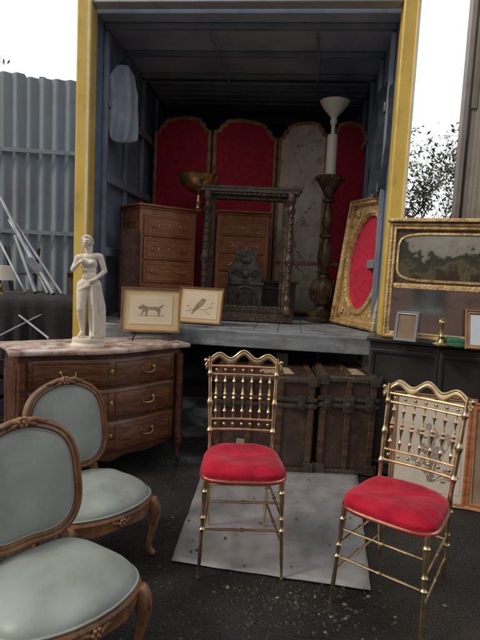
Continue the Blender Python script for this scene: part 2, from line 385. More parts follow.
    g.obj('back_pad',M_silk,b,ang=75)
    g=G(); g.puff(inner,.016,M=Matrix.Translation((0,.010,.255))@Matrix.Rotation(pi,4,'Z')@UP,K=8,p=3); g.obj('back_outer_cover',M_silk,b,ang=75)
    g=G(); g.tube([(x*.985,-.017,.255+z*.985) for x,z in inner],.0045,6,closed=True); g.obj('back_braid',M_silk,b)
    return e
salon_chair((-.665,2.27,0),D(48),.94)
salon_chair((-.585,1.60,0),D(48),.94)

# ---------------------------------------------------------------- commode
def commode(loc,rz):
    e=E('marble_topped_commode',loc,rz)
    def fy(x,w=.6): return -.215-.05*cos(pi*min(1,max(-1,x/w)))
    def outline(s=1,grow=0):
        w=.6+grow; P=[]
        n=40
        for i in range(n+1):
            x=-w+2*w*i/n; P.append((x*s,(fy(x,w)-grow)*s))
        for i in range(1,9): 
            t=i/9; P.append(((w+.018*sin(pi*t)*-1)*s,((-.165-grow)*(1-t)+(.25)*t)*s))
        P.append((w*s,.25)); P.append((-w*s,.25))
        for i in range(8,0,-1):
            t=i/9; P.append(((-w-.018*sin(pi*t)*-1)*s,((-.165-grow)*(1-t)+(.25)*t)*s))
        return P
    lv=[(.11,.955),(.16,.975),(.3,.98),(.45,.985),(.6,.99),(.72,.985),(.80,.96),(.822,.965)]
    vs=[];fs=[]
    for j,(z,s_) in enumerate(lv):
        o=outline(s_,-.03); n=len(o)
        for i,(x,y) in enumerate(o):
            zz=z
            if j==0 and i<=40: zz=z+.03*abs(cos(pi*x/.58))**2-.05*math.exp(-(x/.09)**2)
            vs.append((x,y,zz))
    for j in range(len(lv)-1):
        for i in range(n):
            k=(i+1)%n; fs.append((j*n+i,j*n+k,(j+1)*n+k,(j+1)*n+i))
    fs.append(tuple(range(n)));fs.append(tuple((len(lv)-1)*n+i for i in range(n)))
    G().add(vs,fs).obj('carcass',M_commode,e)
    o=outline(1,.012);n=len(o)
    vs=[];fs=[];L4=[(.985,.823),(1,.829),(1.003,.838),(1,.847),(.99,.852),(.98,.854)]
    for s_,z in L4: vs+=[(x*s_,y*s_,z) for x,y in o]
    for j in range(len(L4)-1):
        for i in range(n):
            k=(i+1)%n; fs.append((j*n+i,j*n+k,(j+1)*n+k,(j+1)*n+i))
    fs.append(tuple(range(n)));fs.append(tuple((len(L4)-1)*n+i for i in range(n)))
    G().add(vs,fs).obj('marble_top',M_marble,e)
    for di,(z0,z1) in enumerate(((.165,.365),(.39,.585),(.61,.785))):
        g=G(); N1=30
        def patch(x0,x1,za,zb,d,edge):
            vs=[];fs=[];zs=[za,za,za+edge,(za+zb)/2,zb-edge,zb,zb]; ds=[-.02,d-edge*.6,d,d,d,d-edge*.6,-.02]
            xs=[x0,x0,x0+edge]+[x0+edge+(x1-x0-2*edge)*i/N1 for i in range(1,N1)]+[x1-edge,x1,x1]
            m=len(xs)
            for j,z in enumerate(zs):
                for i,x in enumerate(xs):
                    dd=ds[j]
                    if i in (1,m-2): dd=min(dd,d-edge*.6)
                    if i in (0,m-1): dd=-.02
                    vs.append((x,fy(x,.57)+.03-dd-.003,z))
            for j in range(len(zs)-1):
                for i in range(m-1): fs.append((j*m+i,j*m+i+1,(j+1)*m+i+1,(j+1)*m+i))
            g.add(vs,fs)
        patch(-.50,.50,z0,z1,.012,.008)
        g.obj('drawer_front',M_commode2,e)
        g=G(); zc=(z0+z1)/2
        for x0,x1 in ((-.47,-.025),(.025,.47)):
            path=[(x0,z0+.022),(x1,z0+.022),(x1,z1-.022),(x0,z1-.022)]
            pts=[]
            for q in range(4):
                a=path[q];b=path[(q+1)%4]
                for t in range(10):
                    x=a[0]+(b[0]-a[0])*t/10; z=a[1]+(b[1]-a[1])*t/10; pts.append((x,fy(x,.57)+.03-.016,z))
            g.tube(pts,.003,6,closed=True)
        g.obj('drawer_moulding',M_commode,e)
        g=G()
        for x in (-.27,.27):
            y=fy(x,.57)+.03-.018
            for dx in (-.045,.045):
                g.sphere((x+dx,y,zc+.01),(.013,.006,.015),10,6); g.sphere((x+dx,y-.008,zc+.01),.006,8,6)
            g.tube([(x-.045,y-.01,zc+.008),(x-.04,y-.018,zc-.012),(x-.015,y-.02,zc-.022),(x+.015,y-.02,zc-.022),(x+.04,y-.018,zc-.012),(x+.045,y-.01,zc+.008)],.0035,8)
        y=fy(0,.57)+.03-.016; g.sphere((0,y,zc),(.012,.005,.02),10,8)
        g.obj('brass_handles',M_copper,e)
    g=G()
    for sx in (-1,1):
        for yy,ang in ((-.165,-1),(.22,1)):
            c=Vector((sx*.535,yy,0)); o3=Vector((sx*.7,.7*ang*(1 if ang<0 else .2),0))
            P=[(0,.78,.026),(.004,.5,.026),(.004,.2,.03),(.015,.15,.034),(.01,.10,.024),(.0,.05,.016),(.015,.015,.02),(.02,.004,.016)]
            g.tube([c+o3*a+Vector((0,0,z)) for a,z,r in P],[r for a,z,r in P],12)
    g.obj('corner_legs',M_commode,e)
commode((-.955,3.40,0),D(35))

# ---------------------------------------------------------------- statue
def statue(loc,rz,s):
    e=E('marble_venus_statue',loc,rz)
    g=G()
    C=g.cap
    hipL=(-.052,0,.50);hipR=(.052,.0,.51);kL=(-.062,-.055,.285);kR=(.036,-.005,.28);aL=(-.060,.025,.055);aR=(.030,.005,.05)
    C(hipL,kL,.064,.040);C(hipR,kR,.068,.040)
    C(kL,(-.062,-.02,.20),.037,.037);C((-.062,-.012,.20),aL,.037,.020);C(kR,(.036,.008,.2),.037,.038);C((.036,.008,.2),aR,.038,.020)
    C(aL,(-.075,-.05,.020),.021,.015);C(aR,(.040,-.075,.018),.021,.015);g.sphere((-.060,.03,.028),.022);g.sphere((.03,.012,.027),.022)
    g.sphere((.006,.003,.525),(.100,.068,.068));g.sphere((.002,.034,.50),(.08,.052,.055))
    g.sphere((.008,-.010,.588),(.076,.052,.060));g.sphere((.004,-.002,.645),(.068,.048,.06));g.sphere((-.004,0,.71),(.082,.053,.072))
    C((-.082,.004,.768),(.078,.004,.785),.034,.034);g.sphere((-.002,-.0,.772),(.066,.042,.04))
    for sx in (-1,1): g.sphere((-.003+sx*.038,-.050,.722),(.031,.028,.030))
    C((-.004,.004,.79),(-.014,-.010,.862),.031,.025)
    C((-.103,.004,.765),(-.150,.0,.650),.031,.025);C((-.150,.0,.650),(-.075,-.095,.715),.025,.016)
    C((.100,.004,.782),(.142,.02,.648),.031,.025);C((.142,.02,.648),(.070,-.078,.568),.025,.016)
    def hand(w,d,up):
        w=Vector(w);d=Vector(d).normalized();up=Vector(up).normalized();sd=d.cross(up)
        C(w,w+d*.026,.014,.016)
        for k,l in enumerate((.022,.028,.026,.019)):
            a=w+d*.030+sd*(k-1.5)*.010; b=a+d*l*.6-up*.004; c=b+d*l*.5-up*.010
            C(a,b,.0058,.0054,8);C(b,c,.0054,.0046,8)
        a=w+d*.008+sd*(-.016);C(a,a+d*.022-sd*.009-up*.004,.007,.0055,8)
    hand((-.072,-.098,.718),(.8,-.2,.35),(0,-1,-.1)); hand((.066,-.082,.564),(-.9,-.25,-.35),(0,-1,0))
    hx,hy,hz=-.022,-.020,.920
    g.sphere((hx,hy+.008,hz+.010),(.044,.052,.048));g.sphere((hx-.003,hy-.014,hz-.014),(.034,.036,.044));g.sphere((hx-.005,hy-.032,hz-.048),(.016,.014,.012))
    C((hx-.004,hy-.047,hz+.006),(hx-.006,hy-.060,hz-.014),.006,.0085,8)
    g.sphere((hx-.005,hy-.047,hz-.030),(.013,.007,.0045));g.sphere((hx-.005,hy-.046,hz-.036),(.011,.007,.0045))
    for sx in (-1,1):
        g.sphere((hx+sx*.017,hy-.041,hz+.002),(.009,.006,.005));C((hx+sx*.006,hy-.047,hz+.012),(hx+sx*.028,hy-.036,hz+.012),.005,.004,8)
        g.sphere((hx+sx*.044,hy+.008,hz-.004),(.006,.01,.014));g.sphere((hx+sx*.022,hy-.028,hz-.018),(.013,.013,.015))
    g.sphere((hx,hy+.016,hz+.020),(.051,.052,.044));g.sphere((hx+.002,hy+.068,hz+.004),(.028,.026,.026))
    for sx in (-1,1):
        for k in range(4):
            z=hz+.046-.011*k; C((hx+sx*.005,hy-.034+.003*k,z),(hx+sx*.052,hy+.004+.01*k,z-.026),.010,.011,8)
        C((hx+sx*.038,hy+.03,hz-.02),(hx+sx*.045,hy+.022,hz-.09),.012,.007,8)
    for k in range(10):
        t=k/9; x0=.045+.055*t; y0=-.070+.06*t
        C((x0,y0,.560-.03*abs(t-.5)),(.062+.080*t,-.055+.075*t+.014*sin(k*2.3),.30),.011,.015,8)
        C((.062+.080*t,-.055+.075*t+.014*sin(k*2.3),.30),(.070+.075*t+.006*sin(k*1.7),-.05+.075*t+.012*sin(k*2.9),.02),.015,.018,8)
    g.tube([(.10,.03,.0),(.095,.03,.2),(.09,.03,.42)],[.05,.04,.033],12)
    for k in range(6): C((.055-.022*k,-.070+.004*k,.550-.010*k),(.04-.022*k,-.064,.515-.010*k),.011,.010,8)
    o=g.obj('figure',M_statue,e,loc=(0,0,.055)); o.scale=(s,s,s)
    m=o.modifiers.new('r','REMESH'); m.mode='VOXEL'; m.voxel_size=.0042; m.use_smooth_shade=True
    m=o.modifiers.new('sm','SMOOTH'); m.factor=.5; m.iterations=3
    g=G(); g.lathe([(.110,0),(.112,.01),(.106,.02),(.098,.03),(.101,.045),(.098,.057)],28,M=Matrix.Scale(.85,4,(0,1,0)));g.obj('plinth',M_statue,e)
statue((-.99,3.245,.854),D(6),.68)

# ---------------------------------------------------------------- travel trunks
def trunk(loc,rz,w,d,h,lab=True):
    e=E('travel_trunk',loc,rz)
    g=G(); g.box((0,0,h*.36+.01),(w,d,h*.72)); g.obj('body',M_trunk,e,bevel=.008)
    g=G(); g.box((0,0,h*.865),(w+.006,d+.006,h*.25)); g.obj('lid',M_trunk,e,bevel=.014)
    g=G()
    nsl=max(2,int(w/.2))
    for k in range(nsl+1):
        x=-w/2+.03+(w-.06)*k/nsl
        g.box((x,-d/2-.007,h*.36+.01),(.04,.012,h*.70)); g.box((x,-d/2-.011,h*.865),(.04,.013,h*.23)); g.box((x,0,h*.99+.006),(.04,d-.02,.012))
    for y in (-d*.3,0,d*.3):
        for sx in (-1,1): g.box((sx*(w/2+.007),y,h*.4),(.012,.04,h*.76))
    g.obj('wooden_slats',M_trunkslat,e,bevel=.004)
    g=G()
    for z in (.028,h*.70,h*.765,h*.955):
        g.box((0,-d/2-.016,z),(w+.02,.004,.028))
        for sx in (-1,1): g.box((sx*(w/2+.015),0,z),(.004,d+.02,.028))
    for k in range(int(w/.025)):
        x=-w/2+.02+k*.025
        for z in (.028,h*.70,h*.765,h*.955): g.sphere((x,-d/2-.019,z),.0045,6,4)
    for sx in (-1,1):
        for z in (.045,h*.955): 
            g.box((sx*(w/2-.025),-d/2-.0215,z),(.07,.005,.07)); g.box((sx*(w/2+.0195),-d/2+.02,z),(.005,.08,.07))
        g.box((sx*w*.36,-d/2-.024,h*.735),(.05,.012,.10)); g.box((sx*w*.36,-d/2-.032,h*.715),(.024,.01,.03))
    g.box((0,-d/2-.024,h*.725),(.075,.012,.12)); g.lathe([(.02,0),(.02,.012),(.012,.016)],16,M=Matrix.Translation((0,-d/2-.030,h*.71))@Matrix.Rotation(D(90),4,'X'))
    g.obj('metal_bands_and_locks',M_iron,e,bevel=.0015)
    g=G(); g.box((w*.12,-d*.24,h*.9965),(w*.30,d*.34,.004),rz=.12)
    if lab: g.box((-w*.20,-d/2-.004,h*.28),(.09,.004,.06),ry=.08)
    g.obj('paper_label',M_label,e)
    g=G()
    for sx in (-1,1): g.tube([(sx*(w/2+.018),-.09,h*.48),(sx*(w/2+.04),-.06,h*.45),(sx*(w/2+.04),.06,h*.45),(sx*(w/2+.018),.09,h*.48)],.011,8)
    g.obj('handles',M_trunkslat,e)
trunk((.205,3.74,0),D(-1),.70,.66,.69)
trunk((.79,3.72,0),D(-2),.40,.62,.71,False)

# ---------------------------------------------------------------- metal sheet & ground
q=[(-.27,2.25),(.64,2.10),(.88,3.40),(-.20,3.38)]
n=24;vs=[];fs=[]
for j in range(n+1):
    for i in range(n+1):
        u=i/n;v=j/n
        x=(q[0][0]*(1-u)+q[1][0]*u)*(1-v)+(q[3][0]*(1-u)+q[2][0]*u)*v; y=(q[0][1]*(1-u)+q[1][1]*u)*(1-v)+(q[3][1]*(1-u)+q[2][1]*u)*v
        if i in (0,n) or j in (0,n): x+=.006*mnoise.noise(Vector((x*9,y*9,4))); y+=.006*mnoise.noise(Vector((x*9,y*9,8)))
        z=.006+.005*(1+mnoise.noise(Vector((x*2.2,y*2.2,0))))*(.3+.7*(abs(u-.5)*2)**2)
        vs.append((x,y,z))
for j in range(n):
    for i in range(n): a=j*(n+1)+i; fs.append((a,a+1,a+n+2,a+n+1))
o=G().add(vs,fs).obj('metal_sheet',M_plate,recalc=False)
md=o.modifiers.new('so','SOLIDIFY'); md.thickness=.003; md.offset=1
g=G(); S=400; g.add([(-S,-S,0),(S,-S,0),(S,S,0),(-S,S,0)],[(0,1,2,3)]); g.obj('ground',M_ground,smooth=False)
M_debris=mat('litter_bits',(.06,.05,.036),(.022,.018,.015),scale=30,rough=.8)
M_leaf_dead=mat('pale_litter',(.26,.22,.17),(.11,.085,.055),scale=30,rough=.8)
for nm,mm,cnt,a,b in (('ground_litter',M_debris,1100,.003,.013),('fallen_leaves',M_leaf_dead,70,.004,.013)):
    g=G()
    for k in range(cnt):
        x=R.uniform(-1.3,1.7);y=R.uniform(1.1,3.3)
        c_=R.random()
        if c_<.35: x=R.gauss(-.1,.35);y=R.gauss(2.0,.45)
        elif c_<.55: x=R.gauss(.30,.16);y=R.gauss(1.98,.10)
        s_=R.uniform(a,b);an=R.uniform(0,6.28)
        m=R.choice((4,5,6)); P=[(s_*R.uniform(.6,1.2)*cos(2*pi*i/m),s_*R.uniform(.4,1)*sin(2*pi*i/m)) for i in range(m)]
        h=s_*R.uniform(.25,.8)
        zz=.018 if (-.25<x<.85 and 2.15<y<3.4) else .001
        if zz>.01 and R.random()<.85: continue
        T=Matrix.Translation((x,y,zz))@Matrix.Rotation(an,4,'Z')
        g.add([(p[0],p[1],0) for p in P]+[(p[0]*.6,p[1]*.6,h*R.uniform(.6,1)) for p in P],[tuple(range(m))[::-1],tuple(range(m,2*m))]+[(i,(i+1)%m,m+(i+1)%m,m+i) for i in range(m)],T)
    g.obj(nm,mm,smooth=False)

# ---------------------------------------------------------------- truck
def truck():
    e=E('box_truck',(-.08,3.84,0),D(-5.6)); Z0=.95;Z1=3.30;Lh=4.6;W=1.18
    g=G()
    for sx in (-1,1): g.box((sx*W,.0,(.74+3.48)/2),(.115,.12,3.48-.74))
    g.obj('rear_posts',M_yellow,e,bevel=.012)
    g=G()
    for sx in (-1,1): g.box((sx*(W-.045 if sx<0 else W+.045),-.066,(.76+3.46)/2),(.022,.016,3.46-.76))
    g.obj('post_edge_trim',M_yellow2,e,bevel=.003)
    g=G(); g.box((0,.0,3.39),(2*W-.118,.11,.16)); g.obj('rear_header',M_white,e,bevel=.008)
    g=G(); nb=12
    for k in range(nb):
        w=(2*W-.125)/nb; g.box((-W+.0625+w*(k+.5),2.3,Z0-.02),(w-.004,4.5,.04))
    g.obj('deck_boards',M_deck,e,bevel=.003)
    g=G(); g.box((0,.0,Z0-.075),(2*W-.118,.10,.125)); g.obj('deck_edge_beam',M_deck,e,bevel=.006)
    g=G(); g.box((0,2.3,Z0-.09),(2*W-.12,4.45,.09))
    for sx in (-1,1): g.box((sx*.42,2.6,.68),(.09,5.2,.2))
    g.box((0,.62,.46),(2.1,.08,.12)); g.box((0,.9,.50),(2.2,.03,.70))  # wide thin sheet is added: black stand-in for the shade under the deck
    for sx in (-1,1): g.box((sx*.7,.62,.62),(.06,.06,.32)); g.box((sx*(W-.03),2.6,.55),(.03,3.4,.56))  # long side sheets likewise added to keep the underside dark
    g.obj('chassis_and_shade_panels',M_black,e,bevel=.004)
    g=G()
    for sx in (-1,1): g.box((sx*(W-.02),Lh/2+.03,(Z0+Z1)/2),(.04,Lh-.06,Z1-Z0))
    g.box((0,Lh+.02,(Z0+Z1)/2),(2*W,.04,Z1-Z0)); g.obj('body_walls',M_trk_wall,e)
    g=G(); g.box((0,Lh/2+.06,Z1+.022),(2*W,Lh-.06,.04)); g.obj('roof',M_trk_ceil,e)
    g=G()
    for k in range(9):
        y=.25+.5*k; g.box((0,y,Z1-.022),(2*W-.09,.05,.04))
        for sx in (-1,1): g.box((sx*(W-.062),y,(Z0+Z1)/2-.03),(.036,.05,Z1-Z0-.08))
    for z in (1.5,2.1,2.7):
        for sx in (-1,1): g.box((sx*(W-.088),Lh/2+.1,z),(.014,Lh-.3,.07))
    g.obj('lining_ribs',M_trk_rib,e,bevel=.004)
    g=G()
    for k in range(5): g.box((0,1.35+.13*k,Z1-.065-.006*k),(2*W-.2,.10,.02))
    for x in (-.3,.55): g.tube([(x,.3,Z1-.05),(x+.05,1.0,Z1-.09),(x+.02,2.2,Z1-.06)],.012,8)
    g.obj('roller_shutter_slats',M_trk_rib,e)
    g=G()
    for sx in (-1,1):
        for yy in (1.7,6.0): g.lathe([(.24,-.14),(.42,-.15),(.46,-.10),(.46,.10),(.42,.15),(.24,.14)],32,M=Matrix.Translation((sx*.88,yy,.465))@Matrix.Rotation(D(90),4,'Y'))
        g.box((sx*.88,1.12,.42),(.34,.012,.42))
    g.obj('wheels_and_mudflaps',M_rubber,e)
    g=G(); g.box((0,5.5,1.35),(2.1,1.6,1.5)); g.box((0,5.35,2.3),(2.0,1.2,.6)); g.obj('cab',M_white,e,bevel=.08)
truck()

# ---------------------------------------------------------------- folding screen
def screen():
    e=E('folding_screen',(0,0,.952))
    pts=[(-1.0,5.42),(-.37,5.22),(.31,5.42),(.82,5.18),(1.235,5.24)]
    H=2.02
    for k in range(4):
        a=Vector(pts[k]);b=Vector(pts[k+1]);w=(b-a).length-.012; c=(a+b)/2; rz=math.atan2(b.y-a.y,b.x-a.x)
        hw=w/2-.028; P=[(-hw,.04),(hw,.04),(hw,H-.20)]
        n=26
        for i in range(n+1):
            u=1-2*i/n; x=u*hw
            z=H-.14+.085*cos(u*pi/2)**.7 if abs(u)<.82 else H-.20+.02*(1-abs(u))/.18
            if .66<abs(u)<.82: z=H-.13
            P.append((x,z))
        P.append((-hw,H-.20))
        p=E('panel_%d'%(k+1),(c.x,c.y,0),rz); p.parent=e
        cl=[]
        for q in P:
            if not cl or (Vector(q)-Vector(cl[-1])).length>1e-3: cl.append(q)
        g=G(); g.prism(cl,-.008,.008); g.obj('fabric',M_cream if k==2 else M_red,p,smooth=False)
        g=G()
        g.sweep(cl,[(-.012,-.014),(0,-.022),(.018,-.018),(.026,-.010),(.026,.012),(-.012,.014)])
        for sx in (-1,1):
            g.lathe([(.012,0),(.02,.03),(.01,.05),(.012,.06)],10,M=Matrix.Translation((sx*(hw+.005),0,-.0)))
        g.box((0,-.012,.55),(2*hw,.012,.035))
        g.obj('scalloped_frame',M_screenwood,p,ang=30)
        if k==2:
            g=G()
            for t in range(5):
                x=R.uniform(-.12,.12);z0=.35+.2*t; pp=[(x+.06*sin(i*.9+t),-.0105,z0+i*.04) for i in range(6)]
                g.tube(pp,.0025,5)
                for q in pp: g.sphere((q[0]+R.uniform(-.03,.03),-.0095,q[2]+R.uniform(-.02,.02)),(.014,.002,.010),7,5)
            g.obj('painted_vine',mat('faded_vine_paint',(.36,.29,.22),(.26,.22,.17),rough=.8),p)
screen()

# ---------------------------------------------------------------- chests inside truck
def chest(loc,rz,w,d,h,nd):
    e=E('chest_of_drawers',loc,rz)
    G().box((0,0,h/2+.02),(w,d,h-.06)).obj('carcass',M_wood_mid_l,e,bevel=.006)
    g=G(); g.box((0,-.005,h-.0),(w+.05,d+.04,.022)); g.box((0,-.002,h-.022),(w+.025,d+.02,.02)); g.box((0,-.004,.035),(w+.03,d+.02,.07)); g.obj('top_and_plinth',M_wood_mid,e,bevel=.006)
    g=G();g2=G();g3=G()
    hh=(h-.16)/nd
    for k in range(nd):
        z=.09+hh*(k+.5)
        g.box((0,-d/2-.008,z),(w-.07,.02,hh-.02)); 
        g2.sweep(rect(w-.13,hh-.07,0,z),[(0,-d/2-.017),(.004,-d/2-.023),(.008,-d/2-.017)])
        for sx in (-1,1):
            x=sx*w*.24; y=-d/2-.022
            g3.sphere((x-.03,y,z),(.009,.006,.012),8,6);g3.sphere((x+.03,y,z),(.009,.006,.012),8,6)
            g3.tube([(x-.03,y-.008,z),(x-.02,y-.014,z-.018),(x+.02,y-.014,z-.018),(x+.03,y-.008,z)],.003,6)
        g3.sphere((0,-d/2-.019,z),(.008,.004,.014),8,6)
    for sx in (-1,1): g2.sweep(rect(d-.10,h-.30,0,h*.5),[(0,0),(.006,-.008),(.014,0)],M=Matrix.Translation((sx*w/2,0,0))@Matrix.Rotation(D(90)*sx,4,'Z'))
    g.obj('drawers',M_wood_mid,e,bevel=.004);g2.obj('drawer_moulding',M_wood_mid_l,e);g3.obj('handles',M_copper,e)
chest((-.80,4.70,.952),D(36),.56,.42,.97,4)
chest((-.01,5.00,.952),D(-3),.50,.30,1.0,5)
e=E('footed_brass_bowl',(-.45,4.80,1.93))
G().lathe([(.07,0),(.075,.01),(.03,.03),(.02,.06),(.030,.09),(.018,.12),(.015,.15),(.04,.165),(.10,.185),(.155,.225),(.185,.285),(.195,.325),(.205,.332),(.192,.33),(.17,.28),(.14,.23),(.09,.20),(.0,.19)],36).obj('bowl',M_copper,e)

# ---------------------------------------------------------------- carved dark mirror frame
e=E('carved_mirror_frame',(.035,4.42,.952),D(-1),rx=D(-5)); e.scale=(.95,1,1)
g=G()
g.sweep(rect(.62,.92,0,.60),[(0,-.02),(.01,-.045),(.03,-.035),(.045,-.06),(.075,-.055),(.095,-.03),(.105,0),(.0,0)])
g.box((0,-.02,.035),(.90,.10,.07)); g.box((0,-.02,1.14),(.92,.10,.035)); g.box((0,-.015,1.165),(.96,.12,.022))
g.obj('moulded_frame',M_wood_dark,e,bevel=.004)
g=G()
for sx in (-1,1):
    p,r=turned((sx*.385,-.085,.07),(sx*.385,-.085,1.12),.030,[(0,1.3),(.05,1.3),(.07,.8),(.12,1.25),(.17,.8),(.4,1.05),(.45,1.4),(.5,1.05),(.82,.8),(.86,1.25),(.9,.8),(.95,1.3),(1,1.3)],70); g.tube(p,r,14)
    for k in range(14): g.sphere((sx*.385,-.115,.2+.06*k),(.014,.01,.018),8,6)
for k in range(17): g.sphere((-.36+.045*k,-.07,1.105),(.017,.014,.014),8,6); g.sphere((-.32+.04*k,-.075,.12),(.015,.012,.012),8,6)
g.obj('turned_columns',M_wood_dark,e)
e=E('cast_iron_fire_front',(.03,4.66,.952),D(4))
M_cast=mat('grey_cast_iron',(.22,.205,.18),(.08,.073,.066),scale=14,rough=.45,metal=.4,bump=.6,bscale=50,grime=(.04,.036,.033),gscale=10,gr=(.45,.7))
P=[(-.17,0),(.17,0),(.17,.30),(.15,.34),(.165,.40),(.15,.47),(.11,.50),(.09,.56),(.11,.60),(.07,.655),(.03,.63),(0,.68),(-.03,.63),(-.07,.655),(-.11,.60),(-.09,.56),(-.11,.50),(-.15,.47),(-.165,.40),(-.15,.34),(-.17,.30)]
g=G(); g.prism(P,-.02,.02); g.obj('plate',M_cast,e,bevel=.008,smooth=False)
g=G()
g.tube([(.09*cos(a*pi/12),-.03,.20+.10*sin(a*pi/12)) for a in range(13)],.012,8)
for sx in (-1,1):
    g.tube([(sx*.09,-.03,.02),(sx*.09,-.03,.20)],.012,8); g.tube([(sx*.14,-.03,.03),(sx*.14,-.03,.3)],.014,8)
    g.tube([(sx*(.08+.04*cos(a*.6)*(1-a/14)),-.03,.42+.045*sin(a*.6)*(1-a/14)) for a in range(13)],.009,8)
for k in range(5): g.tube([(-.06+.03*k,-.03,.02),(-.06+.03*k,-.03,.24)],.006,6)
g.sphere((0,-.03,.42),(.035,.02,.045)); g.sphere((0,-.03,.54),(.05,.02,.03)); g.box((0,-.02,.33),(.34,.05,.022))
g.obj('relief_ornament',M_cast,e)
e=E('black_hearth_box',(.20,4.86,.952),D(0))
g=G(); g.box((.0,0,.17),(.62,.26,.34)); g.box((0,-.004,.35),(.66,.3,.025)); g.obj('box',M_black,e,bevel=.006)
g=G(); g.sweep(rect(.5,.22,0,.17),[(0,-.132),(.008,-.142),(.02,-.132)]); g.obj('moulding',M_wood_dark,e)
e=E('rolled_rug',(-.95,4.24,.955)); e.rotation_euler=(D(-6),D(-2),0)
M_rug=mat('rug_back',(.13,.06,.045),(.06,.035,.03),scale=18,rough=.95,bump=.4)
g=G(); g.lathe([(.02,0),(.085,.0),(.09,.02),(.088,.45),(.09,.72),(.084,.74),(.02,.73)],20); g.obj('roll',M_rug,e)

# ---------------------------------------------------------------- torchere
e=E('carved_floor_candlestick',(.765,4.72,.952))
g=G()
P=[(.14,0),(.145,.02),(.12,.045),(.13,.07),(.09,.10),(.055,.12),(.05,.15),(.085,.17),(.10,.22),(.115,.28),(.11,.34),(.08,.40),(.05,.42),(.045,.45),(.075,.46),(.075,.475),(.04,.49),(.05,.52),(.065,.58),(.062,.64),(.045,.72),(.035,.78),(.065,.79),(.065,.81),(.035,.82),(.04,.88),(.05,.93),(.04,1.0),(.03,1.06),(.03,1.10),(.06,1.115),(.06,1.13),(.03,1.145),(.045,1.18),(.07,1.22),(.10,1.27),(.125,1.32),(.13,1.335),(.12,1.345),(.03,1.345)]
g.lathe(P,28)
for k in range(12):
    a=2*pi*k/12; g.tube([(.098*cos(a),.098*sin(a),.19),(.124*cos(a),.124*sin(a),.28),(.092*cos(a),.092*sin(a),.39)],[.008,.012,.006],6)
    g.tube([(.055*cos(a),.055*sin(a),.52),(.068*cos(a),.068*sin(a),.60),(.045*cos(a),.045*sin(a),.73)],[.005,.007,.004],6)
    g.sphere((.125*cos(a),.125*sin(a),1.32),.014,8,6)
for k in range(3):
    a=2*pi*k/3-pi/2; g.sphere((.13*cos(a),.13*sin(a),.02),(.035,.035,.022))
g.obj('turned_column',M_bronze,e)
G().lathe([(.050,1.345),(.054,1.36),(.048,1.38),(.047,1.70),(.044,1.715),(.02,1.72)],20).obj('candle_sleeve',M_candle,e)
G().lathe([(.018,1.72),(.018,1.80),(.035,1.83),(.025,1.86),(.045,1.89),(.09,1.94),(.125,1.99),(.135,2.01),(.128,2.012),(.085,1.955),(.03,1.90),(.0,1.89)],32).obj('uplighter_shade',M_shade,e)

# ---------------------------------------------------------------- gilt oval mirror
def oval_frame(loc,rz):
    e=E('gilt_oval_mirror_frame',loc,rz,ry=0); e.rotation_euler=(D(-7),0,rz)
    W_,H_=.68,1.12
    el=supel(.225,.40,1,56,0,H_/2)
    g=G(); g.sweep(el,[(0,-.01),(.006,-.03),(.018,-.026),(.026,-.042),(.045,-.036),(.05,-.02),(.05,0),(0,0)])
    for i in range(56):
        g.sphere((el[i][0]*1.11,-.04,H_/2+(el[i][1]-H_/2)*1.06),(.008,.006,.008),6,4)
    g.obj('oval_moulding',M_gilt,e)
    g=G(); g.sweep(rect(W_-.12,H_-.12,0,H_/2),[(0,-.02),(.008,-.05),(.025,-.045),(.04,-.065),(.055,-.05),(.06,0),(0,0)]); g.obj('outer_moulding',M_gilt,e)
    n=56;vs=[];fs=[]
    for i in range(n):
        x,z=el[i]; a=2*pi*i/n; c,s_=cos(a),sin(a); k=min((W_/2-.055)/max(1e-6,abs(c)),(H_/2-.055)/max(1e-6,abs(s_)))
        vs+=[(x,-.014,z),(c*k,-.014,H_/2+s_*k)]
    for i in range(n): j=(i+1)%n; fs.append((2*i,2*j,2*j+1,2*i+1))
    G().add(vs,fs).obj('spandrels',M_gilt,e)
    g=G()
    for sx in (-1,1):
        for sz in (-1,1):
            for k in range(5): g.sphere((sx*(.225+.02*cos(k)),-.024,H_/2+sz*(.43+.022*sin(k*1.3))),(.018,.012,.018),8,6)
            for k in range(6): g.sphere((sx*.305,-.06,H_/2+sz*(.51-.02*k)),(.012,.012,.012),8,6)
    g.obj('corner_ornament',M_gilt,e)
    g=G(); g.box((0,.006,H_/2),(W_-.06,.008,H_-.06)); g.obj('red_backing',M_red,e)
oval_frame((.985,4.27,.956),D(-70))

